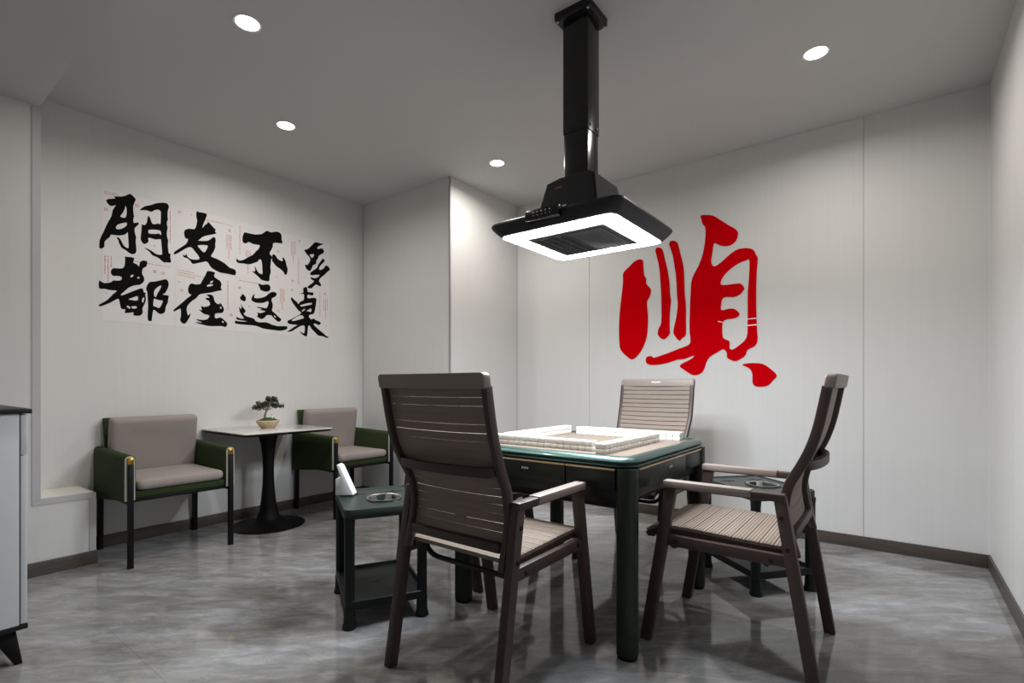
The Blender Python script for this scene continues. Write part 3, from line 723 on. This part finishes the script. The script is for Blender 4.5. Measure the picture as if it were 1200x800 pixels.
# eight sheets: (crop origin x, y, scale, column, row, character parts [outline, hole, ...])
CH = [
 (110, 220, 8.89, 0, 0, '', [
  [S('130 125 165 115 225 110 205 90 270 92 330 82 380 62 430 110 435 130 410 190 415 280 420 295 412 320 415 365 455 360 470 378 425 420 430 480 440 510 435 560 440 600 443 650 435 680 405 692 370 680 325 645 290 625 262 575 255 545 235 518 258 518 285 550 310 600 345 625 362 622 360 560 355 480 350 460 330 485 260 497 205 490 175 490 165 515 130 540 110 570 110 610 85 630 58 625 62 540 100 460 130 390 160 335 185 290 195 235 220 195 225 180 190 190 160 180 135 150'),
   S('330 185 342 230 338 290 320 312 275 300 295 270 320 225'), S('345 372 325 362 245 385 230 420 250 432 290 425 335 400')],
  [S('483 225 530 192 590 180 650 160 700 155 745 158 770 170 782 200 770 240 768 300 772 330 760 360 765 400 770 410 760 470 765 520 775 550 770 600 775 640 780 680 800 690 795 720 805 770 785 780 750 775 735 780 700 755 680 735 640 715 605 700 580 665 525 625 550 630 600 655 650 690 700 697 712 680 705 600 700 545 690 535 640 538 580 520 565 530 570 560 540 582 515 582 490 545 488 520 495 450 500 380 525 390 550 365 560 310 572 292 588 320 598 350 610 372 635 380 670 370 692 380 697 330 698 280 695 245 670 228 635 232 600 250 560 238 520 232 495 235'),
   S('570 440 600 435 660 438 695 450 702 480 695 492 680 475 650 480 590 478 568 470')]]),
 (110, 295, 8.89, 0, 1, '', [
  [S('325 50 345 52 420 62 410 110 450 130 470 155 480 110 510 90 540 95 555 100 550 150 520 165 505 190 503 230 520 260 525 300 500 330 470 345 420 350 360 375 310 420 285 440 290 455 350 432 420 405 480 382 510 385 520 420 545 430 535 440 540 470 540 510 520 560 505 590 510 630 480 665 410 660 415 630 370 635 320 635 330 600 290 595 275 560 262 500 245 490 180 525 110 555 65 567 48 555 80 535 140 500 200 440 240 405 180 400 110 385 55 378 55 300 70 305 110 325 180 315 200 298 260 300 290 285 285 260 240 250 200 250 178 225 180 190 205 170 250 172 300 170 320 140 325 90'),
   S('380 258 395 240 415 240 408 255 388 265'), S('450 270 465 260 478 265 465 280'), S('360 492 410 475 455 460 460 500 430 508 385 500'), S('390 570 430 565 450 575 435 590 400 588'), S('340 565 360 562 380 580 370 592 352 580'), S('510 480 525 475 520 510 508 530 500 510')],
  [S('580 315 640 308 700 295 745 285 770 300 780 340 765 390 740 430 715 445 750 450 780 460 775 490 770 530 750 570 742 620 725 640 690 648 660 630 640 612 620 605 612 640 605 690 600 720 565 715 560 650 565 560 560 480 555 410 545 400 550 360'),
   S('632 400 660 370 700 350 695 380 660 440 645 470 630 460 625 430'), S('625 490 650 495 690 505 718 510 705 550 680 585 640 570 618 560')]]),
 (195, 240, 8.89, 1, 0, '', [
  [S('318 65 340 75 420 92 410 140 400 165 385 200 375 240 400 210 430 190 428 170 460 200 490 235 515 260 505 275 520 298 470 310 420 320 375 335 340 365 330 372 390 375 440 370 480 340 500 335 515 365 508 410 510 440 490 490 465 530 480 545 520 560 560 580 610 610 660 655 718 675 718 732 650 720 600 712 560 705 500 675 460 645 440 610 415 590 380 595 330 605 275 615 250 585 215 555 180 545 172 515 195 530 205 505 220 540 260 565 320 570 345 560 330 525 300 490 270 450 240 440 200 455 140 490 85 517 78 495 110 470 170 430 210 400 225 355 200 350 185 310 190 265 230 248 280 252 300 245 315 200 320 160 312 130 310 95'),
   S('325 425 360 418 415 420 432 430 415 470 395 495 365 475 340 445')]]),
 (195, 310, 8.89, 1, 1, '', [
  [S('430 65 505 80 495 115 515 140 560 170 575 210 565 240 578 265 530 275 470 290 400 300 345 310 310 350 270 375 230 415 215 440 212 480 225 530 250 505 245 540 225 575 205 605 185 615 160 605 142 575 150 540 150 470 135 460 85 487 72 475 110 440 170 390 215 350 260 315 235 300 225 260 240 210 265 195 300 205 355 200 370 170 400 120 415 90'),
   S('455 180 475 170 488 165 480 185 460 192'), S('420 220 450 203 490 208 470 222 430 228')],
  [S('415 315 450 310 480 320 495 350 505 385 530 408 550 410 562 400 585 430 600 465 585 500 550 505 510 510 505 545 520 560 565 550 600 575 635 615 615 650 580 640 520 640 450 640 400 630 340 615 298 598 340 600 375 602 320 580 315 568 370 575 420 570 445 545 440 525 395 515 360 490 338 465 370 475 360 430 390 440 440 430 455 410 440 375 415 365 412 345 450 345 430 325'),
   S('562 435 575 445 572 460 560 455'), S('580 585 598 595 595 605 582 600')]]),
 (270, 260, 10.667, 2, 0, '', [
  [S('175 130 230 140 300 155 340 155 390 150 430 125 460 110 510 130 570 120 620 135 640 170 640 215 650 265 590 262 535 265 530 310 510 350 490 390 500 410 525 440 510 470 505 520 500 570 505 630 490 680 485 738 430 735 385 720 350 685 310 650 265 610 300 620 310 600 300 550 325 590 345 625 370 645 400 650 400 600 395 520 385 480 365 465 340 495 290 515 230 530 170 520 85 507 75 455 110 482 170 470 220 440 280 410 320 365 350 340 368 295 340 285 280 275 230 250 190 270 155 250 150 200 160 160')],
  [S('525 410 545 405 570 425 590 460 630 485 655 485 650 450 665 445 690 490 700 540 715 580 712 630 695 660 675 650 660 620 620 585 570 550 535 505 520 480')]]),
 (270, 325, 10.667, 2, 1, '', [
  [S('350 85 365 80 400 92 460 85 490 100 502 130 490 165 450 178 410 170 375 155 370 130 355 105')],
  [S('268 290 262 265 280 225 305 205 295 245 320 260 380 255 440 235 480 200 520 180 560 185 580 210 560 240 520 260 515 290 530 340 525 390 520 415 560 450 600 490 638 525 605 555 565 530 530 495 510 475 480 470 450 475 430 500 390 520 350 500 330 490 345 465 335 430 360 445 400 440 440 420 380 410 370 400 400 395 330 375 340 368 400 375 445 385 460 370 475 330 470 295 420 315 360 320 310 312'),
   S('540 470 565 490 570 500 555 498')],
  [S('120 250 140 225 150 205 185 235 195 265 180 298 150 290 130 280')],
  [S('110 365 130 392 140 375 125 320 150 365 188 410 185 435 165 450 190 480 230 495 295 515 310 540 360 560 450 560 520 590 600 608 705 610 705 645 640 665 560 660 480 650 400 635 320 605 230 595 150 588 60 575 60 540 90 545 140 550 210 550 160 540 95 530 75 515 78 492 110 508 170 515 140 470 120 435 112 405')]]),
 (330, 275, 11.43, 3, 0, '', [
  [S('300 200 325 200 370 175 420 125 455 98 520 115 565 122 500 150 475 180 500 190 535 180 565 205 565 240 530 262 500 280 490 310 465 350 460 390 420 410 400 460 375 485 340 465 320 430 315 395 345 405 370 370 385 335 365 290 340 265 320 235'),
   S('375 270 410 258 435 265 425 295 405 310 390 290')],
  [S('380 520 400 495 440 465 475 440 490 400 520 360 550 318 575 340 570 365 530 400 505 440 505 468 540 465 570 440 600 408 650 460 610 500 570 540 530 570 500 615 525 660 525 690 490 680 460 665 430 690 390 720 345 705 370 675 420 640 430 615 395 595 390 565 430 580 470 575 510 545 480 535 430 540 395 540')]]),
 (330, 330, 11.43, 3, 1, '', [
  [S('290 85 330 70 345 95 350 135 390 140 430 150 415 185 385 180 350 175 345 215 380 220 440 215 465 230 462 290 450 360 440 410 420 435 380 440 365 465 375 485 400 505 430 492 460 515 510 535 525 560 500 580 460 565 440 560 430 575 470 615 510 650 560 690 590 720 635 745 600 752 550 730 490 720 450 680 400 630 375 585 355 600 350 650 345 700 335 730 310 728 270 700 240 665 290 688 305 680 310 600 280 585 240 600 190 630 130 665 72 670 110 645 160 610 210 580 170 575 100 565 78 540 85 520 130 500 180 470 240 440 262 410 230 390 190 340 150 285 125 235 135 205 165 240 205 270 225 300 245 270 295 245 300 200 295 165 225 160 285 150 290 120'),
   S('250 315 300 300 360 285 405 285 400 305 350 315 290 330 255 330'), S('330 395 360 375 395 358 398 390 390 405 355 395'), S('270 390 290 370 320 365 300 385 280 398'), S('135 515 180 480 230 455 270 448 298 475 290 490 240 505 180 522 150 525')]]),
]
# small red print per sheet, in photo pixels: v = upright column, h = line, s = seal, f = faint seal
PR = [
 ['h 121.8 223.8 139 228.2', 'h 121.8 226 144 231.5', 'f 124 245', 's 160.4 240.8', 'v 199.4 248 284', 's 181 288 .5'],
 ['v 123 299.5 321', 'v 126.5 299.8 329', 'v 130.2 300 311', 's 124.6 343.4 .5', 'h 157 306 199 313', 's 181.4 318', 'f 191 320'],
 ['f 210.7 248.4', 's 224 251.6 .5', 'h 240 257 271.5 264.5', 's 269 270', 'v 265.9 275 292', 'v 268.2 275 302.5', 'v 270.6 275.5 292.5'],
 ['h 207.4 315.8 227 319.6', 'h 207.4 318.5 239 325', 'h 207.4 321.4 228 325.6', 's 210 330 .5', 'f 213 340', 'v 267 329 363', 's 271 369'],
 ['v 281 264.7 297.5', 'v 288.3 293 301', 'v 290.6 293 320', 'v 293 293.5 301', 'f 326 294.7', 's 324 324 .5', 'h 280 328.4 305.6 332.6'],
 ['s 281 337', 's 292 359 .5', 'v 328.6 338 354', 'v 330.8 338 363', 'v 332.8 338.5 354', 'f 326 364'],
 ['v 341.6 283 299', 'v 343.5 283 308', 'v 345.6 283 299', 'f 351 282.4', 'v 349.9 302 332', 's 356.7 325 .5', 's 342.7 329'],
 ['f 342.2 339.7', 'v 374.8 342 371', 's 380.6 344.4', 'v 379.4 350 364', 'v 381.4 350 374', 'v 383.2 350 364', 's 382 382 .5'],
]
NAMES = ['pale wall sheet bearing the top-left brush character, 朋', 'pale wall sheet bearing the bottom-left brush character, 都',
         'pale wall sheet bearing the upper brush character 友, second column from left', 'pale wall sheet bearing the lower brush character 在, second column from left',
         'pale wall sheet bearing the upper brush character 不, third column from left', 'pale wall sheet bearing the lower brush character 这, third column from left',
         'pale wall sheet bearing the top-right brush character, 多', 'pale wall sheet bearing the bottom-right brush character, 桌']
Y0, DY, ZT, DZ = 1.022, .4155, 2.345, .434
rn = random.Random(11)
for (ox_, oy_, sc, c_, r_, _, parts), pr, nm in zip(CH, PR, NAMES):
    y0 = Y0+c_*DY; z1 = ZT-r_*DZ
    sh_ = MB().box(XW, XW+SH, y0+.0006, y0+DY-.0006, z1-DZ+.0006, z1-.0006).build('calligraphy_sheet', 'paper', smooth=False)
    tag(sh_, nm, 'wall sheet', 'calligraphy sheets on the left wall')
    tf = lambda p: ray_x(ox_+p[0]/sc, oy_+p[1]/sc, XW+SH)
    for loops in parts:
        flat_poly('brush_stroke', 'ink', sh_, [smooth_loop(l, 2) for l in loops], tf, offL, .0005)
    pb = MB()
    def quad(mb, y, z, hy, hz): mb.box(XW+SH, XW+SH+.0003, y-hy, y+hy, z-hz, z+hz)
    for e in pr:
        q = e.split()
        v = [float(a) for a in q[1:]]
        if q[0] == 'v':
            (ya, za), (yb, zb) = ray_x(v[0], v[1], XW), ray_x(v[0], v[2], XW)
            z = za
            while z > zb:
                l = rn.uniform(.003, .011)
                quad(pb, ya+rn.uniform(-.0006, .0006), z-l/2, rn.uniform(.0020, .0034), l/2-.0004); z -= l+rn.choice((.0012, .0012, .004))
        elif q[0] == 'h':
            (ya, za), (yb, zb) = ray_x(v[0], v[1], XW), ray_x(v[2], v[3], XW)
            y = ya
            while y < yb:
                l = rn.uniform(.003, .011)
                quad(pb, y+l/2, za+(zb-za)*(y-ya)/(yb-ya), l/2-.0004, rn.uniform(.0018, .003)); y += l+rn.choice((.0012, .0012, .004))
        else:
            (ya, za) = ray_x(v[0], v[1], XW); k = .011*(v[2] if len(v) > 2 else 1)
            sb = MB(); tgt = sb if q[0] == 's' else pb
            for a, b, hy, hz in ((-.6, .5, .35, .4), (.5, .55, .4, .3), (.0, -.1, .9, .13), (-.5, -.65, .4, .28), (.55, -.6, .3, .35)):
                quad(tgt, ya+a*k, za+b*k, hy*k*.8, hz*k*.8)
            if q[0] == 's': tag(sb.build('red_seal', 'seal', sh_, smooth=False), kind='stuff')
    tag(pb.build('red_print', 'print_', sh_, smooth=False), kind='stuff')

# the big red character on the back wall
rc = thing('red_wall_character', 'large glossy red brush character 順 fixed to the back wall', 'wall lettering', (-1.25, YW, 1.10))
tfR = lambda p: ray_y(p[0], p[1], YW)
offR = lambda x, z, h: (x+1.25, -h, z-1.10)
RED = [
 [S('730.6 320 737.5 312.5 743.75 306.3 750 303.8 753.5 305.6 754 312.5 755 322.5 757.3 326.3 757.5 332.5 761.9 337.5 762.8 341.9 761.3 347.5 758.1 354.4 759.4 370 759 386.3 756.9 398.8 751.3 411.3 745 418.8 740.6 420.9 736.3 418.8 728.1 410.6 726 401.3 725.6 386.3 726.3 367.5 728.75 345 730.3 330')],
 [S('768.1 293.8 769.4 290.6 771.9 290 775.6 291.3 777.5 296.3 779.4 305 782.3 316.3 784.4 330 785.3 345 786.3 352.5 785 367.5 784.8 382.5 785 390.6 781.3 395.6 778.1 397.5 773.8 395.6 771 391.3 771.9 385 775 378.1 775.3 357.5 775 345 773.8 325 772.5 312.5 770 301.3')],
 [S('784.4 286.3 786.3 282.5 790 282.1 793.8 284.4 795.6 290 798.1 300 801 312.5 801.9 326.3 802.5 345 803.8 357.5 804 376.3 803.8 391.9 800 395.6 796.5 399 792.5 395.6 789.4 390 790 383.8 792.5 372.5 794.4 357.5 793.5 345 792.5 325 790 307.5 788.1 297.5')],
 [S('821.9 252.3 835 252.5 843.8 257.5 853.8 263.8 862.5 268.8 865 273.8 863.1 281.3 858.1 286.3 851.3 288.4 843.8 287.5 838.1 284.8 836.3 286.9 835 295 833.5 306.3 835.6 311.5 839.4 311.3 846.3 306.3 853.8 299.4 862.5 293.1 870 291 878.8 291 883.8 293.8 886 298.8 888.1 303.1 886.9 320 886.2 345 886.6 372 887.5 390 887.8 399 884.8 405 875.8 410.3 873.5 416.3 866 421.5 860.8 423 852.5 419.3 851.8 413.3 847.7 409 840.5 412.8 832.3 417.8 827.8 424.5 824.8 433.5 819.5 438.3 812 439.2 804.5 435 800 431.9 796.9 429.4 798.8 426.3 807.5 421.9 813.1 418.1 811.9 416.9 801.3 420.6 793.8 421.3 782.5 425 770 427.3 760 426.9 756.9 423.1 758.1 418.1 763.8 417.1 766.3 419 778.8 415 795 408.8 808.1 403.1 809 395 808.1 383.8 809.4 345 811.3 326.3 818.8 311.3 823.8 297.5 826.5 281.3 826.9 266.9 823.8 263.1 822.3 257.5'),
  S('878.5 305.6 877.3 332.5 876.4 345 876.2 375 875 395.3 864.5 405.8 857.8 409.5 855 407.3 854.8 399.8 848.8 396.8 846.8 393 846.8 378.8 851 374.3 860.8 372.8 866 369.8 866.3 366.8 861.5 362.3 855.5 361.5 845.8 363.3 845 358.5 846.5 350.3 851 347.7 860 348 866.8 345 870 341.9 872.3 338.1 870 333.8 865 332.1 846.9 334 844.8 330 848.8 322.5 857.5 313.8 867.5 307.5 873.8 305.4')],
 [S('869.8 427.2 879.5 425.3 893 426 902 431.3 910.3 439.5 905.8 445.5 899.8 451.5 890 453 884 451.5 881.8 447 881.8 438 878 431.3')],
]
st_ = [flat_poly('stroke', 'red', rc, [smooth_loop(l, 3) for l in loops], tfR, offR, .004) for loops in RED]
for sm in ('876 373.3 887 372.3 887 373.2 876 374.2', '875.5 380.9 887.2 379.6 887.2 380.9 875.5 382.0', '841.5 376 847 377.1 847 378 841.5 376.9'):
    flat_poly('white_strip', 'redw', st_[3], [S(sm)], tfR, lambda x, z, h: (x+1.25, -.004-h, z-1.10), .0005)  # thin white strips laid on the face of the main stroke
